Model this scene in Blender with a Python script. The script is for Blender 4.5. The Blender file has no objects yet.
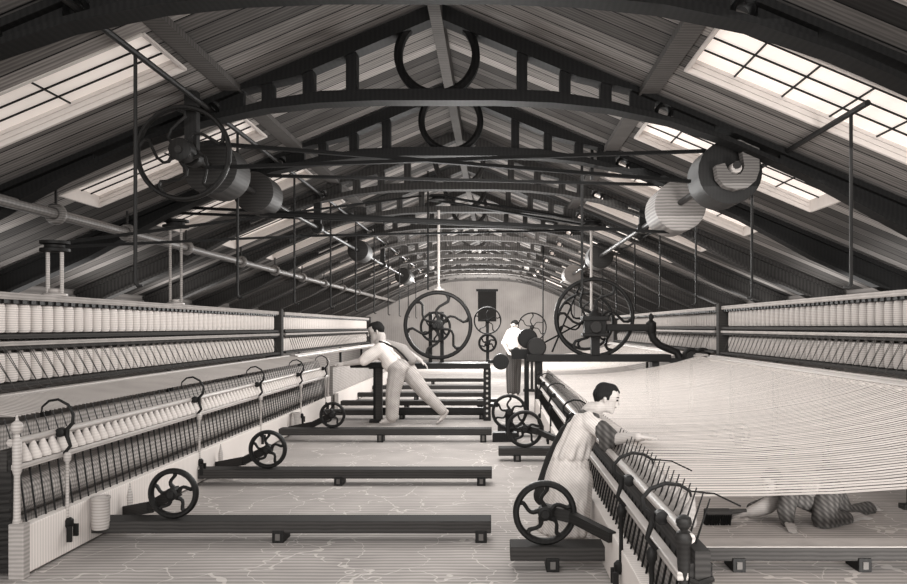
import bpy, bmesh, math, random
from mathutils import Vector, Matrix
random.seed(7)
C = bpy.context.scene.collection
PI = math.pi
ORG = {}

# ------------------------------------------------------------------ materials
def lin(v):
    v /= 255.0
    return v/12.92 if v <= .04045 else ((v+.055)/1.055)**2.4
def col(r, g=None, b=None):
    if g is None: r, g, b = r*1.012, r*.975, r*.95
    return (lin(min(r, 255)), lin(g), lin(b), 1)

class NT:
    def __init__(s, name):
        s.m = bpy.data.materials.new(name); s.m.use_nodes = True
        s.t = s.m.node_tree; s.n = s.t.nodes; s.l = s.t.links
        s.bs = s.n['Principled BSDF']
        s.bs.inputs['Specular IOR Level'].default_value = .15
    def node(s, typ, **kw):
        n = s.n.new(typ)
        for k, v in kw.items(): setattr(n, k, v)
        return n
    def math(s, op, a, b=None, c=None):
        n = s.node('ShaderNodeMath', operation=op)
        for i, v in enumerate((a, b, c)):
            if v is None: continue
            if isinstance(v, (int, float)): n.inputs[i].default_value = v
            else: s.l.new(v, n.inputs[i])
        return n.outputs[0]
    def mix(s, f, a, b):
        n = s.node('ShaderNodeMix', data_type='RGBA')
        for i, v in ((0, f), (6, a), (7, b)):
            if isinstance(v, (int, float, tuple)): n.inputs[i].default_value = v
            else: s.l.new(v, n.inputs[i])
        return n.outputs[2]

def hatch(name, c, lines=(), noise=.25, nscale=6, rough=.85, dist=.15, emit=0):
    """engraved look: fine dark lines; lines = [(axis, pitch, depth)]"""
    q = NT(name)
    tc = q.node('ShaderNodeTexCoord'); obj = tc.outputs['Object']
    sep = q.node('ShaderNodeSeparateXYZ'); q.l.new(obj, sep.inputs[0])
    nz = q.node('ShaderNodeTexNoise'); nz.inputs['Scale'].default_value = nscale
    nz.inputs['Detail'].default_value = 3; q.l.new(obj, nz.inputs['Vector'])
    cur = c
    f = q.math('MULTIPLY', q.math('SUBTRACT', nz.outputs[0], .3), noise*2)
    cur = q.mix(q.math('MAXIMUM', q.math('MINIMUM', f, 1.0), 0.0), c, tuple(x*.35 for x in c[:3])+(1,))
    for ax, pitch, depth in lines:
        v = sep.outputs[{'x':0,'y':1,'z':2}[ax]] if len(ax) == 1 else q.math('ADD', sep.outputs[{'x':0,'y':1,'z':2}[ax[0]]], sep.outputs[{'x':0,'y':1,'z':2}[ax[1]]])
        v = q.math('ADD', v, q.math('MULTIPLY', nz.outputs[0], pitch*dist*4))
        w = q.math('SINE', q.math('MULTIPLY', v, 2*PI/pitch))
        w = q.math('MULTIPLY_ADD', w, .5*depth, .5*depth)
        cur = q.mix(w, cur, tuple(x*.12 for x in c[:3])+(1,))
    q.l.new(cur, q.bs.inputs['Base Color']); q.bs.inputs['Roughness'].default_value = rough
    if emit:
        q.l.new(cur, q.bs.inputs['Emission Color']); q.bs.inputs['Emission Strength'].default_value = emit
    return q.m

def planks(name, lo, hi, width, axis, grain='x', edge=.06, gp=.03, gd=.4):
    q = NT(name)
    tc = q.node('ShaderNodeTexCoord'); obj = tc.outputs['Object']
    sep = q.node('ShaderNodeSeparateXYZ'); q.l.new(obj, sep.inputs[0])
    ai = {'x':0,'y':1,'z':2}[axis]
    v = q.math('DIVIDE', sep.outputs[ai], width)
    fl = q.math('FLOOR', v); fr = q.math('FRACT', v)
    wn = q.node('ShaderNodeTexWhiteNoise', noise_dimensions='1D'); q.l.new(fl, wn.inputs['W'])
    base = q.mix(wn.outputs['Value'], lo, hi)
    nz = q.node('ShaderNodeTexNoise'); nz.inputs['Scale'].default_value = 9; nz.inputs['Detail'].default_value = 4
    mp = q.node('ShaderNodeMapping'); sc = [.25, .25, .25]; sc[ai] = 4
    mp.inputs['Scale'].default_value = sc; q.l.new(obj, mp.inputs[0]); q.l.new(mp.outputs[0], nz.inputs['Vector'])
    base = q.mix(q.math('MULTIPLY', nz.outputs[0], .75), base, tuple(x*.25 for x in lo[:3])+(1,))
    w = q.math('SINE', q.math('MULTIPLY', q.math('ADD', sep.outputs[ai], q.math('MULTIPLY', nz.outputs[0], gp*.8)), 2*PI/gp))
    base = q.mix(q.math('MULTIPLY_ADD', w, gd*.5, gd*.5), base, tuple(x*.15 for x in lo[:3])+(1,))
    base = q.mix(q.math('LESS_THAN', fr, edge), base, (.004, .004, .004, 1))
    q.l.new(base, q.bs.inputs['Base Color']); q.bs.inputs['Roughness'].default_value = .9
    return q.m

def floor_mat():
    q = NT('worn_floor')
    tc = q.node('ShaderNodeTexCoord'); obj = tc.outputs['Object']
    sep = q.node('ShaderNodeSeparateXYZ'); q.l.new(obj, sep.inputs[0])
    nz = q.node('ShaderNodeTexNoise'); nz.inputs['Scale'].default_value = 1.6; nz.inputs['Detail'].default_value = 5; q.l.new(obj, nz.inputs['Vector'])
    base = q.mix(nz.outputs[0], col(188), col(132))
    w = q.math('SINE', q.math('MULTIPLY', q.math('ADD', sep.outputs[1], q.math('MULTIPLY', nz.outputs[0], .05)), 2*PI/.062))
    base = q.mix(q.math('MULTIPLY_ADD', w, .22, .22), base, col(60))
    vo = q.node('ShaderNodeTexVoronoi', feature='DISTANCE_TO_EDGE'); vo.inputs['Scale'].default_value = 1.5
    mp = q.node('ShaderNodeMapping'); mp.inputs['Scale'].default_value = (1.5, .9, 1)
    nv = q.node('ShaderNodeTexNoise'); nv.inputs['Scale'].default_value = 4; q.l.new(obj, nv.inputs['Vector'])
    ad = q.node('ShaderNodeVectorMath', operation='MULTIPLY_ADD'); q.l.new(nv.outputs[1], ad.inputs[0]); ad.inputs[1].default_value = (.5, .5, 0); q.l.new(obj, ad.inputs[2])
    q.l.new(ad.outputs[0], mp.inputs[0]); q.l.new(mp.outputs[0], vo.inputs['Vector'])
    cr = q.math('MULTIPLY', q.math('LESS_THAN', vo.outputs[0], .009), .4)
    base = q.mix(cr, base, col(215))
    q.l.new(base, q.bs.inputs['Base Color']); q.bs.inputs['Roughness'].default_value = .95
    return q.m

def glass_mat(e, c):
    q = NT('skylight_glass')
    q.bs.inputs['Base Color'].default_value = col(225)
    q.bs.inputs['Emission Color'].default_value = c
    q.bs.inputs['Emission Strength'].default_value = e
    q.bs.inputs['Roughness'].default_value = .3
    return q.m

M = {}
M['floor'] = floor_mat()
M['roof'] = planks('roof_boards', col(46), col(185), .21, 'y', edge=.08, gp=.045, gd=.4)
M['roof_dark'] = hatch('roof_trim_wood', col(88), [('y', .05, .4)], noise=.3)
M['glass'] = glass_mat(.52, col(236, 226, 217))  # daylight put into the panes as emission
M['glass_dim'] = glass_mat(.3, col(225, 214, 205))  # weaker painted glow for the panes of the left slope
M['reveal'] = hatch('painted_reveal', col(200), [], noise=.2)
M['wall'] = hatch('limewashed_wall', col(140), [('z', .07, .35)], noise=.35, nscale=1.5)
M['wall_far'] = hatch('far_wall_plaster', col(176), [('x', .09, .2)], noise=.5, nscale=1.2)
M['iron'] = hatch('black_cast_iron', col(30), [('x', .03, .3)], noise=.2, rough=.55)
M['iron2'] = hatch('dark_iron', col(42), [('z', .02, .35)], noise=.2, rough=.5)
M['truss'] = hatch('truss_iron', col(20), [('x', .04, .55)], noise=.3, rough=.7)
M['truss_grey'] = hatch('hazed_truss_iron', col(58), [('x', .05, .5)], noise=.3, rough=.8)  # lighter copy of the truss iron; distance haze put into the colour
M['truss_pale'] = hatch('far_hazed_truss_iron', col(84), [('x', .06, .4)], noise=.3, rough=.85)  # palest copy for the farthest trusses, more haze in the colour
M['belt'] = hatch('leather_belt', col(14), [], noise=.1)
M['drum'] = hatch('drum_iron', col(50), [('z', .03, .5)], noise=.35, rough=.6)
M['drum_light'] = hatch('drum_tin', col(128), [('z', .035, .5)], noise=.3, rough=.6)
M['hook'] = hatch('hanger_iron', col(105), [('z', .025, .5)], noise=.25)
M['pipe'] = hatch('steam_pipe_iron', col(120), [('z', .022, .5), ('y', .06, .25)], noise=.2, rough=.5)
M['steel'] = hatch('bright_steel', col(178), [('z', .02, .35)], noise=.15, rough=.4)
M['greywood'] = hatch('grey_wood', col(168), [('z', .025, .35), ('y', .3, .1)], noise=.25)
M['board'] = hatch('painted_carriage_board', col(216), [('y', .03, .22)], noise=.12, nscale=2)
M['beam'] = hatch('dark_beam_wood', col(62), [('z', .025, .45)], noise=.3)
M['beam_top'] = hatch('beam_wood', col(96), [('y', .05, .4)], noise=.3)
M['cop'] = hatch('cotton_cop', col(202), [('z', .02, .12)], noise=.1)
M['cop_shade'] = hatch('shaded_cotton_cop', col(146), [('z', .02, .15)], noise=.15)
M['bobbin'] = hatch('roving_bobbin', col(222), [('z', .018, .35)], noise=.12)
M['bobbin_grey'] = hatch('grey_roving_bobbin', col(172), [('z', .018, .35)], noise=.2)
M['thread'] = hatch('dark_roving', col(70), [], noise=.1)
M['yarn'] = hatch('cotton_yarn', col(240), [('y', .13, .12), ('y', .31, .14)], noise=.12, nscale=1.2)
_t = M['yarn'].node_tree; _b = _t.nodes['Principled BSDF']
_tr = _t.nodes.new('ShaderNodeBsdfTranslucent'); _mx = _t.nodes.new('ShaderNodeMixShader'); _mx.inputs[0].default_value = .3
_tr.inputs[0].default_value = col(225)
_t.links.new(_b.outputs[0], _mx.inputs[1]); _t.links.new(_tr.outputs[0], _mx.inputs[2]); _t.links.new(_mx.outputs[0], _t.nodes['Material Output'].inputs[0])
M['greyyarn'] = hatch('grey_yarn', col(175), [], noise=.3, nscale=3)
M['backing'] = hatch('creel_backing', col(138), [('y', .04, .5)], noise=.2)
M['void'] = hatch('shaded_drum', col(190), [('y', .03, .5), ('z', .03, .5)], noise=.3)
M['dark'] = hatch('dark_panel', col(48), [('z', .04, .5)], noise=.3)
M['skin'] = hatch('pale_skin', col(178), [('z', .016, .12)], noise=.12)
M['skin_shade'] = hatch('shaded_skin', col(146), [('z', .014, .18)], noise=.12)  # darker copy of the skin; shade under the yarns put into the colour
M['hair'] = hatch('dark_hair', col(30), [('x', .012, .4)], noise=.2)
M['eye'] = hatch('dark_eye', col(20), [])
M['shirt'] = hatch('white_linen_shirt', col(232), [('xz', .034, .15)], noise=.35, nscale=7, dist=.3)
M['trousers'] = hatch('pale_trousers', col(186), [('xz', .034, .35)], noise=.5, nscale=7, dist=.3)
M['dress'] = hatch('white_dress_linen', col(216), [('xz', .021, .3)], noise=.55, nscale=8, dist=.3)
M['shadowcloth'] = hatch('dark_cloth', col(44), [('xz', .015, .45)], noise=.3)
M['tweed'] = hatch('crosshatched_dark_cloth', col(96), [('xz', .04, .6), ('x', .05, .5)], noise=.25)
M['vest'] = hatch('grey_waistcoat', col(150), [('xz', .02, .4)], noise=.2)
M['grey_shirt'] = hatch('grey_shirt', col(112), [('xz', .03, .4)], noise=.3)  # crawling child's shirt, greyed evenly so it reads through the yarn sheet
M['bristle'] = hatch('black_bristles', col(20), [('x', .01, .5)])

# ------------------------------------------------------------------ mesh builder
class MB:
    def __init__(s): s.v = []; s.f = []
    def _add(s, v, f):
        o = len(s.v); s.v += [tuple(p) for p in v]; s.f += [tuple(i+o for i in q) for q in f]; return s
    def box(s, x0, x1, y0, y1, z0, z1):
        v = [(x, y, z) for x in (x0, x1) for y in (y0, y1) for z in (z0, z1)]
        return s._add(v, [(0,1,3,2),(4,6,7,5),(0,4,5,1),(2,3,7,6),(0,2,6,4),(1,5,7,3)])
    def bar(s, p, q, w, h, up=(0,0,1)):
        p, q = Vector(p), Vector(q); d = (q-p).normalized(); up = Vector(up)
        if abs(d.dot(up)) > .98: up = Vector((0,1,0))
        a = d.cross(up).normalized()*w/2; b = a.cross(d).normalized()*h/2
        v = [p-a-b, p+a-b, p+a+b, p-a+b, q-a-b, q+a-b, q+a+b, q-a+b]
        return s._add(v, [(0,3,2,1),(4,5,6,7),(0,1,5,4),(1,2,6,5),(2,3,7,6),(3,0,4,7)])
    def tube(s, path, r, n=8, cap=True):
        P = [Vector(p) for p in path]; k = len(P)
        R = r if isinstance(r, (list, tuple)) else [r]*k
        v = []; prev = None
        for i, p in enumerate(P):
            d = ((P[i+1]-p) if i == 0 else (p-P[i-1]) if i == k-1 else (P[i+1]-P[i-1])).normalized()
            if prev is None:
                u = Vector((0,0,1)) if abs(d.z) < .9 else Vector((0,1,0))
                a = d.cross(u).normalized()
            else:
                a = (prev - d*prev.dot(d)).normalized()
            prev = a; b = d.cross(a)
            v += [p + (a*math.cos(2*PI*j/n) + b*math.sin(2*PI*j/n))*R[i] for j in range(n)]
        f = [(i*n+j, i*n+(j+1)%n, (i+1)*n+(j+1)%n, (i+1)*n+j) for i in range(k-1) for j in range(n)]
        if cap: f += [tuple(range(n-1, -1, -1)), tuple((k-1)*n+j for j in range(n))]
        return s._add(v, f)
    def torus(s, c, R, r, axis='y', n=40, m=8, a0=0, a1=2*PI, ry=None):
        full = abs(a1-a0-2*PI) < 1e-6; k = n if full else n+1
        ry = ry or r; v = []
        for i in range(k):
            t = a0+(a1-a0)*i/n
            for j in range(m):
                u = 2*PI*(j+.5)/m
                rr = R + r*math.cos(u); h = ry*math.sin(u)
                x, z = rr*math.cos(t), rr*math.sin(t)
                v.append({'y':(c[0]+x, c[1]+h, c[2]+z), 'z':(c[0]+x, c[1]+z, c[2]+h), 'x':(c[0]+h, c[1]+x, c[2]+z)}[axis])
        f = [(i*m+j, i*m+(j+1)%m, ((i+1)%k)*m+(j+1)%m, ((i+1)%k)*m+j) for i in range(n) for j in range(m)]
        if not full: f += [tuple(range(m)), tuple((k-1)*m+j for j in range(m-1, -1, -1))]
        return s._add(v, f)
    def lathe(s, c, prof, axis='z', n=16):
        v = []; k = len(prof)
        for r, h in prof:
            for j in range(n):
                t = 2*PI*j/n; x, y = r*math.cos(t), r*math.sin(t)
                v.append({'z':(c[0]+x, c[1]+y, c[2]+h), 'y':(c[0]+x, c[1]+h, c[2]+y), 'x':(c[0]+h, c[1]+x, c[2]+y)}[axis])
        f = [(i*n+j, i*n+(j+1)%n, (i+1)*n+(j+1)%n, (i+1)*n+j) for i in range(k-1) for j in range(n)]
        f += [tuple(range(n-1, -1, -1)), tuple((k-1)*n+j for j in range(n))]
        return s._add(v, f)
    def prism(s, poly, y0, y1):
        n = len(poly)
        v = [(x, y0, z) for x, z in poly]+[(x, y1, z) for x, z in poly]
        return s._add(v, [tuple(range(n)), tuple(range(2*n-1, n-1, -1))]+[(i, i+n, (i+1)%n+n, (i+1)%n) for i in range(n)])
    def strip(s, top, bot, y0, y1):
        """solid band in the xz plane between two polylines"""
        n = len(top)
        v = [(x, y, z) for y in (y0, y1) for P in (top, bot) for x, z in P]
        f = []
        for i in range(n-1):
            f += [(i, i+1, n+i+1, n+i), (2*n+i, 3*n+i, 3*n+i+1, 2*n+i+1), (i, 2*n+i, 2*n+i+1, i+1), (n+i, n+i+1, 3*n+i+1, 3*n+i)]
        f += [(0, n, 3*n, 2*n), (n-1, 3*n-1, 4*n-1, 2*n-1)]
        return s._add(v, f)
    def quad(s, a, b, c, d): return s._add([a, b, c, d], [(0,1,2,3)])
    def build(s, name, mat, parent=None, org=None, smooth=True, bevel=0):
        org = Vector(ORG[parent.name] if parent else (org or (0,0,0)))
        me = bpy.data.meshes.new(name)
        me.from_pydata([tuple(Vector(p)-org) for p in s.v], [], s.f); me.update()
        bm = bmesh.new(); bm.from_mesh(me); bmesh.ops.recalc_face_normals(bm, faces=bm.faces); bm.to_mesh(me); bm.free()
        if smooth:
            for p in me.polygons: p.use_smooth = True
            me.set_sharp_from_angle(angle=math.radians(38))
        return link(name, me, mat, parent, org, bevel)

def link(name, me, mat, parent=None, org=(0,0,0), bevel=0):
    if mat is not None and not me.materials: me.materials.append(mat)
    o = bpy.data.objects.new(name, me); C.objects.link(o)
    ORG[o.name] = Vector(org)
    if parent: o.parent = parent
    else: o.location = org
    if bevel:
        b = o.modifiers.new('bevel', 'BEVEL'); b.width = bevel; b.segments = 2; b.limit_method = 'ANGLE'
    return o

def tag(o, label=None, cat=None, group=None, kind=None):
    for k, v in (('label', label), ('category', cat), ('group', group), ('kind', kind)):
        if v: o[k] = v
    return o
def thing(name, label, cat, loc, group=None):
    o = bpy.data.objects.new(name, None); C.objects.link(o); o.location = loc; o.empty_display_size = .1
    ORG[o.name] = Vector(loc); return tag(o, label, cat, group)
def struct(o): o['kind'] = 'structure'; return o
def arc(c, r, a0, a1, n, y=None):
    return [(c[0]+r*math.cos(math.radians(a0+(a1-a0)*i/n)), c[1] if y is None else y, c[2]+r*math.sin(math.radians(a0+(a1-a0)*i/n))) for i in range(n+1)]

# ------------------------------------------------------------------ camera  (photo pixel -> world at a given depth Y)
H, F = 1.5, 800.0
VX, VY = 494.0, 327.0
def P(px, py, Y): return Vector(((px-VX)*Y/F, Y, H+(VY-py)*Y/F))
cam = bpy.data.cameras.new('camera'); co = bpy.data.objects.new('camera', cam); C.objects.link(co)
co.location = (0, 0, H); co.rotation_euler = (PI/2, 0, 0)
cam.sensor_width = 36; cam.lens = F/907*36
cam.shift_x = -(VX-453.5)/907; cam.shift_y = (VY-292)/907
cam.clip_start = .05; cam.clip_end = 200
bpy.context.scene.camera = co

# ------------------------------------------------------------------ room
RX, RZ, SL = -.49, 4.3, .42
XL, XR = -5.9, 4.95
YB, YE = -2.0, 36.0
def roofz(x): return RZ - SL*abs(x-RX)
D1, DS = 6.9, 2.2
TY = [D1+DS*(i-1) for i in range(14)]            # truss depths 4.7, 6.9, 9.1 ...

struct(MB().box(XL-.2, XR+.2, YB, YE+.2, -.2, 0).build('floor', M['floor']))
struct(MB().box(XL-.2, XL, YB, YE, 0, roofz(XL)+.1).build('wall_left', M['wall']))
struct(MB().box(XR, XR+.2, YB, YE, 0, roofz(XR)+.1).build('wall_right', M['wall']))
struct(MB().prism([(XL, 0), (XR, 0), (XR, roofz(XR)), (RX, RZ), (XL, roofz(XL))], YE, YE+.2).build('wall_back', M['wall_far'], smooth=False))

SKR = (1.48, 3.3); SKL = (-4.15, -2.4)
def sky_span(i, side):
    y = TY[0]+DS*i
    return (y+.45, y+1.45) if side > 0 else (y+.75, y+1.5)
NSK = 12
cm = MB()
for side, (xa, xb), xe in ((1, SKR, XR+.2), (-1, SKL, XL-.2)):
    xin, xout = (xa, xb) if side > 0 else (xb, xa)
    def slab(x0, x1, y0, y1):
        a = [(x0, y0), (x1, y0), (x1, y1), (x0, y1)]
        v = [(x, y, roofz(x)+dz) for dz in (0, .12) for x, y in a]
        cm._add(v, [(0,1,2,3),(7,6,5,4),(0,4,5,1),(1,5,6,2),(2,6,7,3),(3,7,4,0)])
    slab(RX, xin, YB, YE+.2); slab(xout, xe, YB, YE+.2)
    yy = YB
    for i in range(NSK):
        a, b = sky_span(i, side); slab(xin, xout, yy, a); yy = b
    slab(xin, xout, yy, YE+.2)
struct(cm.build('ceiling', M['roof'], smooth=False))
k = 0
for side, (xa, xb) in ((1, SKR), (-1, SKL)):
    for i in range(NSK):
        a, b = sky_span(i, side); k += 1
        w = struct(MB().quad((xa,a,roofz(xa)+.11), (xb,a,roofz(xb)+.11), (xb,b,roofz(xb)+.11), (xa,b,roofz(xa)+.11)).build('window_%d' % k, M['glass' if side > 0 else 'glass_dim'], org=((xa+xb)/2, a, roofz((xa+xb)/2)), smooth=False))
        fr = MB()
        for x in (xa, xb): fr.box(x-.02 if x == xa else x-.01, x+.01 if x == xa else x+.02, a, b, roofz(x)-.01, roofz(x)+.12)
        for y in (a, b):
            for q in (0, .045, .09): fr.bar((xa, y, roofz(xa)+.01+q), (xb, y, roofz(xb)+.01+q), .03, .038)
        f = fr.build('window_frame', M['reveal'], w, smooth=False)
        mu = MB()
        for t in (.25, .5, .75):
            y = a+(b-a)*t; mu.bar((xa, y, roofz(xa)+.1), (xb, y, roofz(xb)+.1), .01, .012)
        for t in ((.2, .4, .6, .8) if side > 0 else (.5,)):
            x = xa+(xb-xa)*t; mu.bar((x, a, roofz(x)+.1), (x, b, roofz(x)+.1), .01, .012)
        mu.build('glazing_bars', M['iron'], w, smooth=False)
# ridge board, trimmer boards
struct(MB().box(RX-.05, RX+.05, YB, YE, RZ-.2, RZ-.01).build('trim_1', M['roof_dark'], smooth=False))
n = 2
for x in (SKR[0]-.16, SKL[1]+.16):
    t = MB().bar((x, YB, roofz(x)-.03), (x, YE, roofz(x)-.03), .16, .05); struct(t.build('trim_%d' % n, M['roof_dark'], smooth=False)); n += 1
# far wall opening and tie
d = struct(MB().box(-.72, .1, YE-.06, YE-.01, 1.75, 3.1).build('window_%d' % (2*NSK+1), M['dark'], smooth=False))
MB().box(-.8, .18, YE-.09, YE-.0, 3.1, 3.2).build('window_frame', M['iron'], d)

# ------------------------------------------------------------------ roof trusses
ORD = ['nearest', 'second', 'third', 'fourth', 'fifth', 'sixth', 'seventh', 'eighth', 'ninth', 'tenth', 'eleventh', 'twelfth', 'thirteenth', 'fourteenth']
LOW = [(0, 3.43), (.5, 3.43), (1.0, 3.41), (1.47, 3.36), (2.0, 3.25), (2.5, 3.08), (3.2, 2.77), (4.1, 2.28), (5.3, 1.70)]
def lowz(u):
    u = abs(u)
    for (a, za), (b, zb) in zip(LOW, LOW[1:]):
        if u <= b: return za+(zb-za)*(u-a)/(b-a)
    return LOW[-1][1]
def truss(i, Y):
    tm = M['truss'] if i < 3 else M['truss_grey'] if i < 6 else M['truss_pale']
    lab = ORD[i]+' dark cast iron roof truss from the viewer, with central ring'
    if i == 0: lab = 'nearest dark roof truss, its ring cut off by the top of the picture'
    r = thing('roof_truss', lab, 'roof truss', (RX, Y, 1.75), 'roof trusses')
    y0, y1 = Y-.07, Y+.07
    def pl(us, fz): return [(RX+u, fz(u)) for u in us]
    top = lambda u: RZ-.03-SL*abs(u)
    for s in (-1, 1):
        us = [0, s*1.2, s*1.65, s*2.4, s*3.6, s*5.4]
        MB().strip(pl(us, top), pl(us, lambda u: top(u)-(.13 if abs(u) < 1.3 else .05)), Y-.09, Y+.09).build('rafter', tm, r, smooth=False)
    us = [-5.4, -4.1, -3.2, -2.5, -2, -1.47, -1, -.5, 0, .5, 1, 1.47, 2, 2.5, 3.2, 4.1, 5.4]
    MB().strip(pl(us, lambda u: min(lowz(u)+(.1 if abs(u) < 1.2 else .07 if abs(u) < 1.6 else .04), top(u)-.02)), pl(us, lowz), Y-.09, Y+.09).build('lower_chord', tm, r, smooth=False)
    MB().torus((RX, Y, 3.84), .335, .04, n=40, m=6, ry=.075).build('ring', tm, r)
    for u in (.73, 1.1, 1.45):
        for s in (-1, 1):
            x = RX+s*u
            MB().box(x-.045, x+.045, y0, y1, lowz(u)+.05, top(u)-.06).build('strut', tm, r, smooth=False)
    for s in (-1, 1):
        u = 1.95; zc = (lowz(u)+.04+top(u)-.05)/2
        MB().torus((RX+s*u, Y, zc), .062, .018, n=18, m=6, ry=.06).build('small_ring', tm, r)
        us = [s*a for a in (2.03, 2.2, 2.38)]; us3 = [s*a for a in (1.66, 1.76, 1.87)]
        us2 = [s*a for a in (2.95, 3.3, 3.7, 4.1, 5.4)]
        w = MB().strip(pl(us, lambda u: top(u)-.04), pl(us, lambda u: lowz(u)+.03), Y-.03, Y+.03)
        w.strip(pl(us3, lambda u: top(u)-.04), pl(us3, lambda u: lowz(u)+.03), Y-.03, Y+.03)
        w.strip(pl(us2, lambda u: top(u)-.04), pl(us2, lambda u: lowz(u)+.03), Y-.03, Y+.03)
        w.build('web_plate', tm, r, smooth=False)
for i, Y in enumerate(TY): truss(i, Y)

# ------------------------------------------------------------------ wheels
def wheel(c, r, parent, name='wheel', spokes=5, rim=.022, hub=.045, w=.035, mat=None, a0=90, curve=.35, axis='y', part=True):
    """a spoked iron wheel: rim mesh with hub and spokes as its children (part) or under a thing"""
    mat = mat or M['iron']; c = Vector(c)
    rm = MB().torus(c, r-rim, rim, axis, n=40, m=8, ry=w).build(name, mat, parent)
    tgt = rm if part else parent
    MB().lathe(c, [(hub*.55, -w*2), (hub*.6, -w*1.6), (hub, -w*1.3), (hub, w*1.3), (hub*.6, w*1.6), (hub*.5, w*2)], axis, n=14).build('hub', mat, tgt)
    for k in range(spokes):
        a = math.radians(a0+360*k/spokes); pts = []
        for j in range(9):
            t = j/8; rr = hub*.8+(r-rim-hub*.8)*t
            off = curve*math.sin(t*2*PI)*.5 + curve*.35*math.sin(t*PI)
            x, z = rr*math.cos(a+off*1.1), rr*math.sin(a+off*1.1)
            pts.append(c+Vector((x, 0, z)) if axis == 'y' else c+Vector((0, x, z)))
        MB().tube(pts, [rim*.95*(1-.35*math.sin(PI*j/8)) for j in range(9)], 6).build('spoke', mat, tgt)
    return rm

# ------------------------------------------------------------------ floor rails
def rail(x0, x1, Y, label, feet, zt=.15, h=.085, w=.2, cap=False):
    r = thing('rail_beam', label, 'rail beam', ((x0+x1)/2, Y, 0), 'low floor rails')
    MB().box(x0, x1, Y, Y+w, zt-h, zt).build('beam', M['beam'], r, smooth=False, bevel=.006)
    if cap: MB().box(x0+.7, x1, Y-.004, Y+w, zt, zt+.006).build('pale_top', M['greywood'], r, smooth=False)
    for fx in feet:
        f = MB().box(fx-.04, fx+.04, Y-.012, Y+w-.02, 0, zt-h+.02); f.build('foot_block', M['iron'], r, smooth=False, bevel=.004)
        MB().box(fx-.016, fx+.016, Y-.02, Y-.01, .02, zt-h).build('bolt_plate', M['beam_top'], r, smooth=False)
rail(-3.4, -.02, 5.56, 'dark floor rail beam nearest the viewer in the left aisle', (-1.5, -.09))
rail(-3.4, -.02, 7.56, 'dark floor rail beam across the middle of the left aisle', (-1.47, -.12))
rail(-3.4, -.03, 10.4, 'dark floor rail beam just in front of the barefoot man', (-1.48, -.14), zt=.175)
rail(-3.4, -.1, 13.0, 'dark floor rail beam under the headstock table behind the man', (-1.5, -.2))
rail(-3.4, -.1, 14.6, 'second dark floor rail beam behind the man', (-1.6, -.2))
rail(-3.4, -.1, 16.4, 'third dark floor rail beam behind the man', (-1.6, -.2))
rail(-3.4, -.1, 18.4, 'fourth dark floor rail beam behind the man', (-1.6, -.2))
rail(-3.4, -.1, 20.9, 'farthest dark floor rail beam behind the man', (-1.6, -.2))
rail(.1, 3.35, 4.9, 'dark floor rail beam at front right, before the crawling child', (.36, 1.5, 2.27), cap=True)
rail(.05, 3.35, 8.9, 'short dark floor rail end under the pair of wheels in mid aisle', (.26, 1.6, 3.0))
rail(.05, 3.35, 10.9, 'dark floor rail under the yarn sheet beyond the pair of wheels', (.3, 1.6, 3.0))

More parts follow.
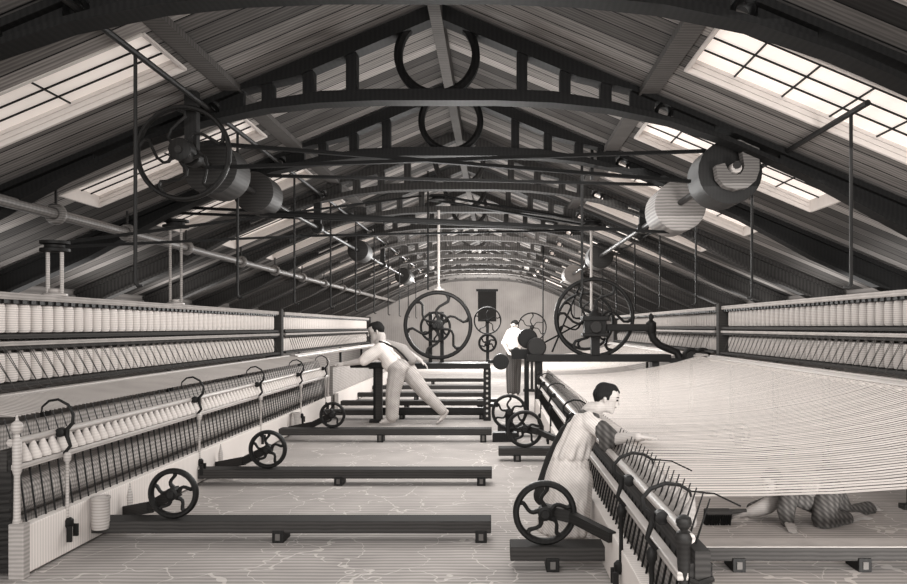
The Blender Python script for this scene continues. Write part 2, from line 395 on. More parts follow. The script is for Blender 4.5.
# ------------------------------------------------------------------ mule carriages
def carriage(xb, s, zr, y0, y1, label, pitch, hooks, wheels, near):
    """xb: aisle face of the board, s: direction away from the aisle"""
    r = thing('spinning_carriage', label, 'mule carriage', (xb, y0, 0))
    X = lambda d: xb+s*d                                    # d metres back from the aisle
    bx = lambda a, b: (min(X(a), X(b)), max(X(a), X(b)))
    MB().box(*bx(0, .07), y0, y1, .02, .31).build('front_board', M['board'], r, smooth=False, bevel=.006)
    MB().box(*bx(-.012, .08), y0-.02, y0+.05, .0, .33).build('board_end', M['greywood'], r, smooth=False, bevel=.006)
    MB().tube([(X(.08), y0, zr), (X(.08), y1, zr)], .022, 10).build('top_rail', M['steel'], r)
    MB().box(*bx(.03, .075), y0, y1, zr-.165, zr-.13).build('lower_rail', M['steel'], r, smooth=False, bevel=.005)
    MB().box(*bx(.1, .16), y0, y1, zr-.17, zr-.05).build('cop_rail', M['beam'], r, smooth=False)
    if s < 0:
        MB().tube([(X(.28), y0+.05, .42), (X(.28), y1, .42)], .13, 16).build('tin_drum', M['void'], r)
        MB().box(*bx(.3, .36), y0+.03, y1, .05, zr+.06).build('rear_board', M['void'], r, smooth=False)
    else: MB().box(*bx(.14, .17), y0+.03, y1, .05, zr-.17).build('rear_board', M['void'], r, smooth=False)
    for yy in (y0+.02, y1-.02):
        if s > 0:
            MB().lathe((X(.06), yy, 0), [(.025, .0), (.02, .3), (.017, zr-.2), (.026, zr-.1), (.026, zr-.03), (.034, zr-.02), (.036, zr+.0), (.028, zr+.02), (.014, zr+.028), (.018, zr+.034), (.028, zr+.045), (.032, zr+.06), (.028, zr+.076), (.01, zr+.088)], n=14).build('end_post', M['iron2'], r)
        else: MB().lathe((X(.05), yy, 0), [(.02, .3), (.028, .32), (.02, .36), (.017, zr-.2), (.026, zr-.17), (.026, zr+.01), (.018, zr+.02), (.014, zr+.05), (.03, zr+.065), (.036, zr+.09), (.03, zr+.115), (.012, zr+.13), (.016, zr+.1), (.004, zr+.165)], n=14).build('end_post', M['steel'] if s < 0 else M['greywood'], r)
    n = int((y1-y0-.2)/pitch)
    spots = [y0+.12+i*pitch for i in range(n)]
    for yy in spots[:98]:
        MB().tube([(X(.05), yy, .29), (X(.10), yy, zr-.15), (X(.19), yy, zr+.13)], [.006, .006, .003], 5).build('spindle', M['iron'], r)
    for yy, wire in hooks:
        zc = zr; hs = 1.0 if s < 0 else .68
        path = [(X(.02), yy, zc-.14), (X(-.02), yy, zc-.09), (X(0), yy, zc-.03), (X(.0), yy, zc+.02*hs), (X(-.035), yy, zc+.06*hs), (X(-.04), yy, zc+.12*hs), (X(-.005), yy, zc+.18*hs), (X(.06), yy, zc+.215*hs), (X(.12), yy, zc+.205*hs), (X(.165), yy, zc+.165*hs), (X(.17), yy, zc+.13*hs)]
        hk = MB().tube(path, [.011, .012, .014, .015, .012, .010, .010, .009, .008, .007, .005], 8).build('faller_hook', M['iron'], r)
        MB().lathe((X(.04), yy, zc), [(.02, -.03), (.03, -.025), (.032, 0), (.03, .025), (.02, .03)], 'y', 12).build('clamp', M['iron'], hk)
        MB().lathe((X(.0), yy, 0), [(.012, .24), (.011, .4), (.012, zr-.2), (.024, zr-.18), (.024, zr-.15), (.012, zr-.13)], n=10).build('hook_rod', M['steel'] if s < 0 else M['iron'], hk)
        ft = MB().lathe((X(-.01), yy, .2), [(.018, -.02), (.03, 0), (.03, .035), (.015, .05)], n=10)
        ft.box(*bx(-.05, -.02), yy-.05, yy-.03, .1, .2).box(*bx(-.05, -.02), yy+.03, yy+.05, .12, .2)
        ft.build('rod_foot', M['iron'], hk)
        if wire:
            MB().tube([(X(.165), yy, zc+.165*hs), (X(.26), yy-.04, zc+.11), (X(.36), yy-.08, zc+.065)], .004, 5).build('guide_wire', M['iron'], hk)
    for (wx, wy, wr, zt) in wheels:
        zc = zt+wr
        wh = wheel((wx, wy, zc), wr, r, 'carriage_wheel', 5, .02 if wr < .2 else .021, .045, .03)
        hx = xb
        br = MB()
        oy, oz = (.42, .1) if s < 0 else (-.36, .29)
        br.bar((hx, wy+oy, oz), ((hx*.45+wx*.55), wy+.08+oy*.25, oz+.02+(zc-oz)*.3), .05, .085 if s < 0 else .06).bar(((hx*.45+wx*.55), wy+.08+oy*.25, oz+.02+(zc-oz)*.3), (wx, wy+.08, zc), .05, .075)
        br.build('wheel_bracket', M['iron2'], r, smooth=False)
        MB().tube([(wx, wy-.03, zc), (wx, wy+.12, zc)], .016, 8).build('axle', M['iron'], r)
        if s < 0:
            MB().lathe((hx-s*.06, wy+.38, .13), [(.022, 0), (.024, .1), (.012, .15), (.003, .2)], n=8).build('guide_pin', M['steel'], r)
    if near:
        e = MB()
        e.box(*bx(.08, .36 if s < 0 else .17), y0+.01, y0+.06, .03, zr-.1)
        for k in range(9): e.tube([(X(.08), y0+.0, .08+k*.055), (X(.11 if s > 0 else .2), y0-.012, .07+k*.055), (X(.17 if s > 0 else .36), y0, .085+k*.055)], .012, 6)
        e.build('end_panel', M['dark'], r, smooth=False)
    return spots
PIT = .107
ZL, ZR_ = .81, .68
cl = carriage(-2.8, -1, ZL, 4.76, 13.75, 'long left mule carriage with pale front board, hooks and spoked wheels', PIT,
              [(5.25, 0), (7.6, 0), (9.6, 0), (11.6, 0), (13.3, 0)], [(-2.26, 5.64, .178, .15), (-2.16, 7.64, .184, .15), (-2.12, 10.5, .172, .175)], True)
cr_ = carriage(.68, 1, ZR_, 3.1, 13.2, 'right mule carriage the child in white leans over, at the edge of the yarn sheet', PIT,
               [(3.45, 1), (4.28, 1), (7.4, 0), (9.6, 0), (11.6, 0)], [(.315, 4.96, .2, .15), (.345, 8.96, .21, .15)], True)
# second of the wheel pair, set behind, on the same carriage
def cop_mesh():
    b = MB().lathe((0, 0, 0), [(.02, 0), (.041, .008), (.043, .025), (.034, .055), (.02, .1), (.005, .14)], n=12)
    o = b.build('cop', M['cop']); me = o.data; bpy.data.objects.remove(o); return me
cm_ = cop_mesh()
def put(me, name, loc, label, cat, group, rot=(0, 0, 0)):
    o = bpy.data.objects.new(name, me); C.objects.link(o); o.location = loc; o.rotation_euler = rot
    return tag(o, label, cat, group)
for yy in cl: put(cm_, 'cotton_cop', (-2.862, yy, ZL-.135), 'small white cone of spun cotton on the long left carriage rail', 'cop', 'cotton cops along the left carriage', (0, -.12, 0))
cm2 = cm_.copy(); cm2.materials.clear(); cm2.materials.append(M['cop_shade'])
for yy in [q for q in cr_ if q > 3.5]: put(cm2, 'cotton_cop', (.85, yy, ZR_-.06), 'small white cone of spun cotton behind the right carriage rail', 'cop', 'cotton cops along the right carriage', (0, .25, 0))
# cans hooked on the left board
for (yy, lab) in ((5.55, 'pale half round tin can on the left carriage board, nearest the viewer'), (11.0, 'pale tin can on the left carriage board, near the smallest wheel')):
    t = thing('tin_can', lab, 'can', (-2.73, yy, .1))
    MB().lathe((-2.73, yy, .1), [(.055, 0), (.06, .02), (.06, .2), (.065, .21), (.065, .225), (.052, .225), (.05, .05)], n=16).build('can_body', M['steel'], t)
    MB().torus((-2.73, yy, .315), .06, .008, 'z', 20, 6).build('can_rim', M['greywood'], t)

# ------------------------------------------------------------------ creels
def bob_mesh():
    o = MB().lathe((0, 0, 0), [(.012, -.01), (.055, 0), (.064, .02), (.064, .19), (.056, .22), (.016, .225), (.014, .24), (.005, .245)], n=12).build('bob', M['bobbin'])
    me = o.data; bpy.data.objects.remove(o); return me
bm_ = bob_mesh()
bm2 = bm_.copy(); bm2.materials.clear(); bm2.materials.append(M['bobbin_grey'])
def creel(xc, s, zt, y0, y1, name_lab, pitch, group, blab, legs, mode='each'):
    """xc: front face of the top rail; s: away from the aisle"""
    r = thing('creel', name_lab, 'spinning frame', (xc, y0, 0))
    X = lambda d: xc+s*d
    bx = lambda a, b: (min(X(a), X(b)), max(X(a), X(b)))
    MB().box(*bx(-.02, .2), y0, y1, zt-.055, zt).build('top_rail', M['greywood'], r, smooth=False, bevel=.006)
    tt = MB().box(*bx(0, .03), y0, y1, zt-.085, zt-.055)
    yy = y0
    while yy < y1-.08: tt.box(*bx(-.012, .0), yy, yy+.06, zt-.085, zt-.055); yy += .12
    tt.build('toothed_strip', M['iron'], r, smooth=False)
    z1 = zt-.32
    MB().box(*bx(-.03, .2), y0, y1, z1-.09, z1-.055).build('middle_shelf', M['greywood'], r, smooth=False, bevel=.005)
    MB().box(*bx(-.02, .2), y0, y1, z1-.035, z1).build('shelf_rail', M['beam'], r, smooth=False)
    MB().box(*bx(-.015, .2), y0, y1, z1-.12, z1-.09).build('lower_shelf_rail', M['beam'], r, smooth=False)
    z2 = zt-.70
    MB().box(*bx(-.04, .2), y0, y1, z2-.03, z2).build('bottom_rail', M['beam'], r, smooth=False)
    MB().box(*bx(.19, .22), y0, y1, z2, zt-.05).build('back_board', M['backing'], r, smooth=False)
    MB().box(*bx(-.13, .0), y0, y1, z2-.1, z2-.095).build('apron', M['backing'], r, smooth=False)
    rb = MB().box(*bx(-.2, -.12), y0, y1, z2-.08, z2-.05)
    rb.build('roller_beam', M['steel'], r, smooth=False, bevel=.006)
    MB().tube([(X(-.22), y0, z2-.09), (X(-.22), y1, z2-.09)], .02, 8).build('front_roller', M['steel'], r)
    if mode == 'each':
        yy = y0+.1; k = 0
        while yy < y1-.1 and k < 90:
            MB().lathe((X(-.215), yy, z2-.115), [(.018, -.03), (.024, -.02), (.024, .02), (.018, .03)], 'y', 8).build('roller_boss', M['cop'], r); yy += .16; k += 1
    for ly in legs:
        lg = MB().box(*bx(-.08, -.03), ly-.035, ly+.035, 0, z2-.04)
        lg.box(*bx(-.14, .1), ly-.05, ly+.05, 0, .04)
        lg.build('leg', M['iron2'], r, smooth=False)
    MB().box(*bx(-.06, .22), y1, y1+.14, z2-.1 if s < 0 else z2-.12, zt+.04).build('end_post', M['beam'], r, smooth=False, bevel=.006)
    n = int((y1-y0-.1)/pitch)
    if mode == 'each':
        for i in range(n):
            for z in (z1, z2):
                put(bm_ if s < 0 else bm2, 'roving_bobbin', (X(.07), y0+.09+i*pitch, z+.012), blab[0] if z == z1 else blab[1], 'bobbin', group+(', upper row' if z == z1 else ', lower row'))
    else:
        b = MB()
        for i in range(n):
            for z in (z1, z2): b.lathe((X(.07), y0+.09+i*pitch, z+.012), [(.05, 0), (.06, .02), (.06, .17), (.016, .2), (.005, .23)], n=8)
        b.build('roving_bobbins', M['bobbin_grey'], r)['kind'] = 'stuff'
    th = MB()
    yy = y0+.1
    while yy < y1-.5:
        for k in (0, 1):
            th.tube([(X(.0), yy+k*.05, z1-.02+k*.02), (X(-.035), yy+.1+k*.03, z1-.13), (X(-.09), yy+.3, z2-.03), (X(-.13), yy+.34, z2-.05)], .0035, 4)
        yy += pitch*(1.0 if mode == 'each' else 2)
    tag(th.build('roving_threads', M['thread'], org=(xc, y0, z2)), 'slanting dark roving threads drawn down '+group.split('of ')[-1], 'thread', kind='stuff')
    return r
creel(-3.7, -1, 1.765, 5.3, 13.7, 'long near left spinning frame holding two rows of pale bobbins', .165, 'bobbins of the near left frame',
      ('pale cotton bobbin in the upper row of the near left frame', 'pale cotton bobbin in the lower row of the near left frame'), (6.5, 9, 11.5))
creel(-3.7, -1, 1.765, 14.1, 23.6, 'far left spinning frame beyond the dark post, behind the leaning man', .165, 'bobbins of the far left frame',
      ('tiny pale bobbin in the upper row of the far left frame', 'tiny pale bobbin in the lower row of the far left frame'), (15, 19, 22))
creel(3.5, 1, 1.82, 5.6, 12.25, 'near right spinning frame holding two rows of bobbins above the yarn sheet', .165, 'bobbins of the near right frame',
      ('grey bobbin in the upper row of the near right frame', 'grey bobbin in the lower row of the near right frame'), (6.6, 8.3, 9.8, 11.6))
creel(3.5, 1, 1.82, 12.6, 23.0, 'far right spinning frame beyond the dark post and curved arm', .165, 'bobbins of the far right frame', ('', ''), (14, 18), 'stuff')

# far left carriage, mostly hidden behind the man
t = thing('spinning_carriage', 'far left mule carriage seen past the leaning man', 'mule carriage', (-2.8, 14.4, 0))
MB().box(-2.87, -2.8, 14.4, 22, .02, .31).build('front_board', M['board'], t, smooth=False)
MB().tube([(-2.88, 14.4, .81), (-2.88, 22, .81)], .022, 8).build('top_rail', M['steel'], t)
MB().box(-2.96, -2.9, 14.4, 22, .1, .8).build('rear_board', M['void'], t, smooth=False)

# left draft threads: from the spindles to the rollers
th = MB()
yy = 5.0
while yy < 13.6:
    th.tube([(-2.99, yy, ZL+.13), (-3.46, yy+.03, 1.0)], .005, 4); th.tube([(-2.99, yy, ZL+.13), (-3.2, yy+.1, .93), (-3.46, yy+.13, .98)], .0045, 4)
    yy += .0535
tag(th.build('yarn_threads', M['greyyarn'], org=(-3.2, 5, .9)), 'short dark yarn threads between left carriage and left frame', 'thread', kind='stuff')
# right yarn sheets
def sheet(y0, y1, x0, x1, za, zb, label, pitch=.062, cov=.71):
    m = MB(); yy = y0
    while yy < y1:
        w = pitch*cov; j = random.uniform(-.004, .004)
        pts = [(x0+(x1-x0)*t/7, za+(zb-za)*(t/7)**2.5) for t in range(8)]
        for (xa, z0), (xb, z1) in zip(pts, pts[1:]):
            m.quad((xa, yy+j, z0), (xb, yy+j, z1), (xb, yy+j+w, z1), (xa, yy+j+w, z0))
        yy += pitch
    tag(m.build('yarn_sheet', M['yarn'], org=(x0, y0, za), smooth=False), label, 'yarn', kind='stuff')
sheet(3.66, 12.9, .89, 3.3, ZR_+.045, 1.03, 'wide pale sheet of parallel cotton yarns over the crawling child')
sheet(14.2, 22.0, .89, 3.3, ZR_+.045, 1.03, 'far pale sheet of yarns beyond the right headstock', cov=.85)

# ------------------------------------------------------------------ headstocks
t = thing('headstock', 'left headstock: dark table with a large spoked flywheel behind the leaning man', 'headstock', (-1.0, 12.8, 0))
MB().box(-2.0, -.06, 12.75, 13.35, .83, .92).build('table_top', M['iron'], t, smooth=False, bevel=.008)
for x, w in ((-1.89, .08), (-.11, .12)):
    MB().box(x-w/2, x+w/2, 12.78, 12.9, 0, .84).build('leg', M['iron'], t, smooth=False)
pp = MB()
for k in range(10): pp.lathe((-.11, 12.775, .08+k*.08), [(.018, -.006), (.018, .006)], 'y', 10)
pp.build('bolt_holes', M['steel'], t)
MB().box(-1.9, -.1, 12.9, 12.95, .12, .2).build('stretcher', M['iron'], t, smooth=False)
wheel((-.91, 13.0, 1.53), .565, t, 'flywheel', 6, .034, .09, .04, a0=75, curve=.5)
wheel((-.96, 13.12, 1.5), .26, t, 'gear_wheel', 6, .022, .06, .03, a0=30)
MB().tube([(-.95, 12.8, 1.52), (-.95, 13.4, 1.52)], .035, 10).build('axle', M['iron'], t)
for x in (-1.05, -.86):
    MB().box(x-.03, x+.03, 13.2, 13.26, .9, 1.75).build('bearing_post', M['iron'], t, smooth=False)
MB().lathe((.11, 12.95, .94), [(.12, -.12), (.13, -.1), (.13, .1), (.12, .12)], 'y', 20).build('drum', M['iron'], t)
MB().bar((-.1, 12.95, .94), (.11, 12.95, .94), .05, .05).build('drum_bracket', M['iron'], t)
# vertical shafts
def upright(name, label, x, Y, z0, z1, caps, twin=0.0, mat=None, capr=.13):
    r = thing(name, label, 'drive shaft', (x, Y, z0))
    xs = (x,) if not twin else (x-twin/2, x+twin/2)
    for q in xs: MB().tube([(q, Y, z0), (q, Y, z1)], .022 if not twin else .016, 8).build('shaft', mat or M['steel'], r)
    for z in caps:
        MB().lathe((x, Y, z), [(capr*.6, -.05), (capr, -.045), (capr, -.02), (capr*.7, -.01), (capr*.7, .01), (capr, .02), (capr, .045), (capr*.6, .05)], n=18).build('pulley_cap', M['iron'], r)
    MB().lathe((x, Y, z0), [(.1, 0), (.1, .02), (.05, .03), (.045, .06)], n=12).build('base', M['steel'], r)
    return r
upright('pulley_post', 'twin rod post with a small pulley on the left frame, nearest the viewer', -3.76, 6.85, 1.765, 2.16, (2.19,), .12, M['steel'], .12)
upright('pulley_post', 'tall twin rod post with a dark pulley below the large left pulley wheel', -3.76, 9.45, 1.765, 2.72, (2.72,), .13, M['greywood'], .15)
upright('vertical_shaft', 'upright shaft rising from the left flywheel to a dark pulley', -.91, 13.16, 2.1, 3.42, (3.62,), 0, M['steel'], .16)
upright('vertical_shaft', 'upright shaft rising from the right gearbox to a dark pulley', 1.64, 13.5, 1.72, 3.2, (3.24,), 0, M['steel'], .18)

t = thing('headstock', 'right headstock: large double spoked flywheel with gearbox and curved arm', 'headstock', (1.64, 13.5, 0))
MB().box(.55, 2.95, 13.3, 13.7, .92, 1.04).build('base_beam', M['iron'], t, smooth=False, bevel=.01)
for x in (.75, 2.7): MB().box(x-.06, x+.06, 13.35, 13.6, 0, .93).build('leg', M['iron'], t, smooth=False)
wheel((1.68, 13.42, 1.66), .68, t, 'flywheel', 6, .036, .1, .045, a0=60, curve=.5)
wheel((1.56, 13.68, 1.6), .5, t, 'second_flywheel', 6, .026, .08, .035, a0=20, curve=.5)
g = MB().box(1.5, 1.86, 13.2, 13.5, 1.38, 1.64); g.box(1.46, 1.9, 13.17, 13.5, 1.6, 1.68); g.box(1.46, 1.9, 13.17, 13.5, 1.34, 1.4)
g.build('gearbox', M['iron'], t, smooth=False, bevel=.015)
MB().lathe((1.68, 13.17, 1.5), [(.09, -.03), (.1, -.02), (.1, .05)], 'y', 18).build('gearbox_cover', M['iron2'], t)
MB().lathe((1.68, 13.35, 1.66), [(.12, 0), (.09, .06), (.05, .1), (.03, .14)], n=14).build('gearbox_dome', M['iron'], t)
MB().box(1.62, 1.76, 13.3, 13.45, 1.02, 1.4).build('pedestal', M['iron'], t, smooth=False)
MB().box(1.86, 2.62, 13.28, 13.42, 1.43, 1.55).build('arm', M['iron'], t, smooth=False, bevel=.02)
MB().lathe((2.62, 13.35, 1.4), [(.07, 0), (.09, .03), (.09, .17), (.06, .19), (.03, .22), (.05, .26), (.045, .29), (.01, .33)], n=14).build('finial', M['iron'], t)
MB().tube([(2.62, 13.35, 1.42), (2.66, 13.35, 1.3), (2.76, 13.35, 1.2), (2.92, 13.35, 1.13), (3.05, 13.35, 1.08), (3.1, 13.35, .98)], [.07, .065, .06, .06, .06, .075], 10).build('curved_leg', M['iron'], t)
for x in (3.24, 3.44):
    MB().torus((x, 13.2, 1.03), .1, .035, n=18, m=8, a0=0, a1=PI*1.2, ry=.06).build('roller_hood', M['iron'], t)
    MB().tube([(x, 13.1, 1.02), (x, 13.3, 1.02)], .085, 14).build('roller', M['iron2'], t)
MB().box(2.95, 3.5, 13.3, 13.5, .9, .98).build('base_extension', M['iron'], t, smooth=False)

# drums left of the right headstock
t = thing('belt_drum', 'pair of fat dark belt drums at the far end of the right carriage', 'drum', (.62, 13.9, .9))
MB().lathe((.58, 13.9, 1.3), [(.15, -.2), (.17, -.18), (.17, .18), (.15, .2)], 'y', 22).build('drum', M['iron'], t)
MB().lathe((.72, 13.6, 1.16), [(.14, -.2), (.16, -.18), (.16, .15), (.12, .2)], 'y', 22).build('drum', M['iron2'], t)
MB().lathe((.38, 13.9, 1.06), [(.08, -.1), (.09, -.08), (.09, .1)], 'y', 16).build('small_drum', M['iron'], t)
MB().box(.3, .85, 13.7, 13.8, .95, 1.12).build('drum_frame', M['iron'], t, smooth=False)
MB().box(.52, .6, 13.7, 13.8, 0, .96).build('drum_post', M['iron'], t, smooth=False)
# pair of wheels on the mid aisle: the rear one
t = thing('pulley', 'rear dark spoked wheel of the pair beside the right carriage', 'wheel', (.2, 10.45, .15))
wheel((.2, 10.45, .39), .235, t, 'rim', 6, .022, .05, .03, part=False)
MB().box(.15, .25, 10.5, 10.6, 0, .4).build('stand', M['iron'], t, smooth=False)
MB().box(-.02, .3, 10.42, 10.6, 0, .12).build('stand_base', M['iron'], t, smooth=False)
# small wheels on stands, far
def stand_wheel(x, Y, z, r, label, sp=6, thin=.016):
    t = thing('pulley', label, 'wheel', (x, Y, 0))
    wheel((x, Y, z), r, t, 'rim', sp, thin, .05, .025, part=False)
    MB().box(x-.03, x+.03, Y+.05, Y+.1, 0, z+.03).build('stand', M['iron2'], t, smooth=False)
    MB().box(x-.2, x+.2, Y, Y+.15, 0, .06).build('stand_base', M['iron2'], t, smooth=False)
stand_wheel(-.13, 16.0, 1.63, .28, 'thin far spoked wheel right of the left flywheel', 5)
stand_wheel(-.12, 15.0, 1.2, .18, 'small dark spoked wheel below the thin far wheel', 6, .024)
stand_wheel(.88, 18.5, 1.5, .34, 'thin spoked wheel behind the distant standing worker', 6)
stand_wheel(2.95, 9.6, .22, .13, 'faint small wheel seen through the yarn sheet', 5)

# ------------------------------------------------------------------ overhead drives
def hanger(x, Y, z, parent):
    b = MB().box(x-.05, x+.05, Y-.04, Y+.04, z+.03, roofz(x)-.02)
    b.lathe((x, Y, z), [(.07, -.06), (.08, -.05), (.08, .05), (.07, .06)], 'y', 14)
    b.build('hanger', M['iron'], parent)
t = thing('drive_shaft', 'left overhead drive shaft with a large spoked pulley wheel and round drums', 'drive shaft', (-2.49, 6.4, 2.9))
MB().tube([(-2.49, 6.3, 2.9), (-2.49, 25, 2.9)], .03, 10).build('shaft', M['iron2'], t)
wheel((-2.5, 6.44, 2.9), .39, t, 'pulley_wheel', 5, .02, .075, .03, a0=100, curve=.8)
MB().lathe((-2.49, 6.36, 2.91), [(.07, -.04), (.09, -.03), (.09, .1)], 'y', 16).build('bearing', M['iron'], t)
MB().lathe((-2.49, 7.2, 2.9), [(.2, -.2), (.24, -.19), (.24, .2), (.2, .21)], 'y', 28).build('drum', M['drum'], t)
MB().lathe((-2.49, 8.4, 2.9), [(.19, -.14), (.21, -.13), (.21, .25), (.19, .26)], 'y', 28).build('drum', M['drum'], t)
MB().lathe((-2.49, 14.9, 2.9), [(.14, -.3), (.19, -.28), (.21, 0), (.19, .28), (.14, .3)], 'y', 22).build('drum', M['drum'], t)
MB().lathe((-2.49, 22.3, 2.9), [(.18, -.5), (.22, -.45), (.22, .45), (.18, .5)], 'y', 22).build('drum', M['drum'], t)
for y in (6.6, 11.3, 17.9): hanger(-2.49, y, 2.9, t)

t = thing('drive_shaft', 'right overhead drive shaft with two fat drums and a hooked hanger', 'drive shaft', (2.1, 7.0, 2.9))
MB().tube([(2.1, 6.9, 2.9), (2.1, 25, 2.9)], .035, 10).build('shaft', M['iron2'], t)
MB().lathe((2.1, 7.3, 2.88), [(.25, -.2), (.285, -.19), (.285, .22), (.22, .23)], 'y', 32).build('drum', M['iron'], t)
MB().lathe((2.1, 9.3, 2.87), [(.27, -.3), (.29, -.29), (.29, .3), (.25, .31)], 'y', 32).build('light_drum', M['drum_light'], t)
MB().lathe((2.1, 16.0, 2.9), [(.2, -.3), (.25, -.28), (.25, .3), (.2, .32)], 'y', 24).build('drum', M['drum'], t)
MB().lathe((2.1, 21.5, 2.9), [(.2, -.4), (.25, -.38), (.25, .38), (.2, .4)], 'y', 24).build('drum', M['drum_light'], t)
jx, jy = 2.1, 6.98
pts_o = [(2.3, 3.2), (2.3, 2.86), (2.27, 2.77), (2.2, 2.71), (2.1, 2.69), (2.0, 2.72), (1.94, 2.79), (1.92, 2.9)]
pts_i = [(2.12, 3.2), (2.17, 2.9), (2.16, 2.86), (2.14, 2.83), (2.1, 2.82), (2.06, 2.83), (2.03, 2.86), (2.0, 2.92)]
MB().strip(pts_o, pts_i, jy-.05, jy+.05).build('hooked_hanger', M['hook'], t)
MB().lathe((2.1, jy-.02, 2.88), [(.045, -.04), (.05, -.03), (.05, .05)], 'y', 14).build('bearing', M['steel'], t)
MB().box(2.1, 2.32, jy-.06, jy+.06, 3.12, roofz(2.32)-.02).build('hanger_plate', M['hook'], t, smooth=False)
for y in (11.3, 17.9): hanger(2.1, y, 2.9, t)

# belts
def belt(label, runs, w=.05, name='drive_belt'):
    m = MB()
    for p, q in runs: m.bar(p, q, w, .028)
    tag(m.build(name, M['belt'], org=runs[0][0], smooth=False), label, 'belt', 'overhead drive belts')
belt('crossed belt from the large left pulley wheel to the dark right drum', [(P(205, 143, 6.45), P(690, 181.5, 7.2)), (P(205, 168, 6.45), P(705, 151, 7.2))])
belt('straight belt from the left drums to the pale right drum', [((-2.49, 8.5, 3.11), (2.1, 9.3, 3.15)), ((-2.49, 8.5, 2.7), (2.1, 9.3, 2.6))], .06)
belt('belt from the tall twin rod post across to the lower right', [(P(178, 207, 9.45), P(668, 232, 9.6)), (P(178, 213, 9.45), P(598, 230, 13.4))], .06)
belt('belt from the left frame post pulley towards the right shaft pulley', [(P(60, 243, 6.85), P(420, 196, 13.1)), (P(60, 247, 6.85), P(300, 236, 10)), (P(300, 236, 10), P(590, 230, 13.4))], .06)
belt('long belt between the pulleys on the two upright shafts', [((-.91, 13.16, 3.66), (1.64, 13.5, 3.28)), ((-.91, 13.16, 3.58), (1.64, 13.5, 3.2))], .09)
belt('slanting belt from a far drum to the belt drums by the right carriage', [(P(590, 318, 13.6), P(540, 345, 13.7)), (P(580, 285, 13.7), P(552, 352, 13.7))], .05)

# pipes
t = thing('steam_pipe', 'long grey pipe with collars slanting along the left wall above the frames', 'pipe', (-4.08, 5.5, 2.55))
MB().tube([(-4.08, 5.3, 2.55), (-4.08, 33, 2.55)], .05, 14).build('pipe', M['pipe'], t)
yy = 6.0; k = 0
for yy in (7.45, 8.9, 10.6, 12.9, 14.9, 17, 19.2, 21.6, 24, 27):
    MB().torus((-4.08, yy, 2.55), .07, .03, 'y', 20, 8, ry=.05).build('collar', M['pipe'], t)
    MB().tube([(-4.08, yy, 2.58), (-4.08, yy, roofz(-4.08))], .014, 6).build('hanger_rod', M['iron2'], t)
for s, x, z, lab in ((1, 2.5, 3.0, 'right thin gas pipe under the roof with hanging rods'), (-1, -2.42, 3.35, 'left thin gas pipe under the roof with hanging rods')):
    t = thing('gas_pipe', lab, 'pipe', (x, 3, z))
    if s > 0: y0 = 5.35
    else: y0 = 3.2
    MB().tube([(x, y0, z), (x, 28, z)], .022, 8).build('pipe', M['iron'], t)
    for i in range(10):
        yy = (5.6 if s > 0 else 5.4)+2.15*i
        MB().tube([(x, yy, z), (x, yy, 1.86), (x, yy, 1.80), (x-.02*s, yy, 1.775), (x-.05*s, yy, 1.78)], [.013, .013, .014, .014, .008], 7).build('hanging_rod', M['iron'], t)
# centre rods near the shafts
for px, Y, y0, y1, lab in ((428, 13.0, 205, 290, 'thin iron rod beside the left upright shaft'), (582, 9.3, 128, 290, 'thin iron rod left of the right upright shaft'), (543, 20, 240, 350, 'thin distant iron rod near the far worker')):
    a = P(px, y0, Y); b = P(px, y1, Y)
    a.z = roofz(a.x)-.02 if px != 582 else a.z
    o = MB().tube([a, b], .016, 6)
    if px == 582: o.bar(a, P(600, 116, Y), .05, .05).bar(P(592, 122, Y), P(592, 180, Y), .035, .035)
    tag(o.build('iron_rod', M['iron'], org=b), lab, 'rod')
MB_ = None

# ------------------------------------------------------------------ people
def _ico():
    b = bmesh.new(); bmesh.ops.create_icosphere(b, subdivisions=2, radius=1)
    r = [v.co.copy() for v in b.verts]; b.free(); return r
ICO = _ico()
def blob(name, mat, segs, voxel, parent, smooth_it=6):
    """segs: (p, rp, q, rq) round cones fused into one continuous surface"""
    bm = bmesh.new()
    for p, rp, q, rq in segs:
        b2 = bmesh.new(); vs = []
        for c, r in ((Vector(p), rp), (Vector(q), rq)):
            vs += [b2.verts.new(c+d*r) for d in ICO]
        res = bmesh.ops.convex_hull(b2, input=b2.verts[:])
        hull = [f for f in b2.faces]
        mp = {}
        for f in hull:
            for v in f.verts:
                if v not in mp: mp[v] = bm.verts.new(v.co)
            bm.faces.new([mp[v] for v in f.verts])
        b2.free()
    org = ORG[parent.name]
    for v in bm.verts: v.co -= org
    me = bpy.data.meshes.new(name+'_raw'); bm.to_mesh(me); bm.free()
    o = bpy.data.objects.new(name+'_raw', me); C.objects.link(o)
    r = o.modifiers.new('r', 'REMESH'); r.mode = 'VOXEL'; r.voxel_size = voxel
    s = o.modifiers.new('s', 'SMOOTH'); s.factor = .5; s.iterations = smooth_it
    bpy.context.view_layer.update()
    dg = bpy.context.evaluated_depsgraph_get()
    m2 = bpy.data.meshes.new_from_object(o.evaluated_get(dg)); m2.name = name
    bpy.data.objects.remove(o); bpy.data.meshes.remove(me)
    for p in m2.polygons: p.use_smooth = True
    m2.materials.clear()
    return link(name, m2, mat, parent, org)

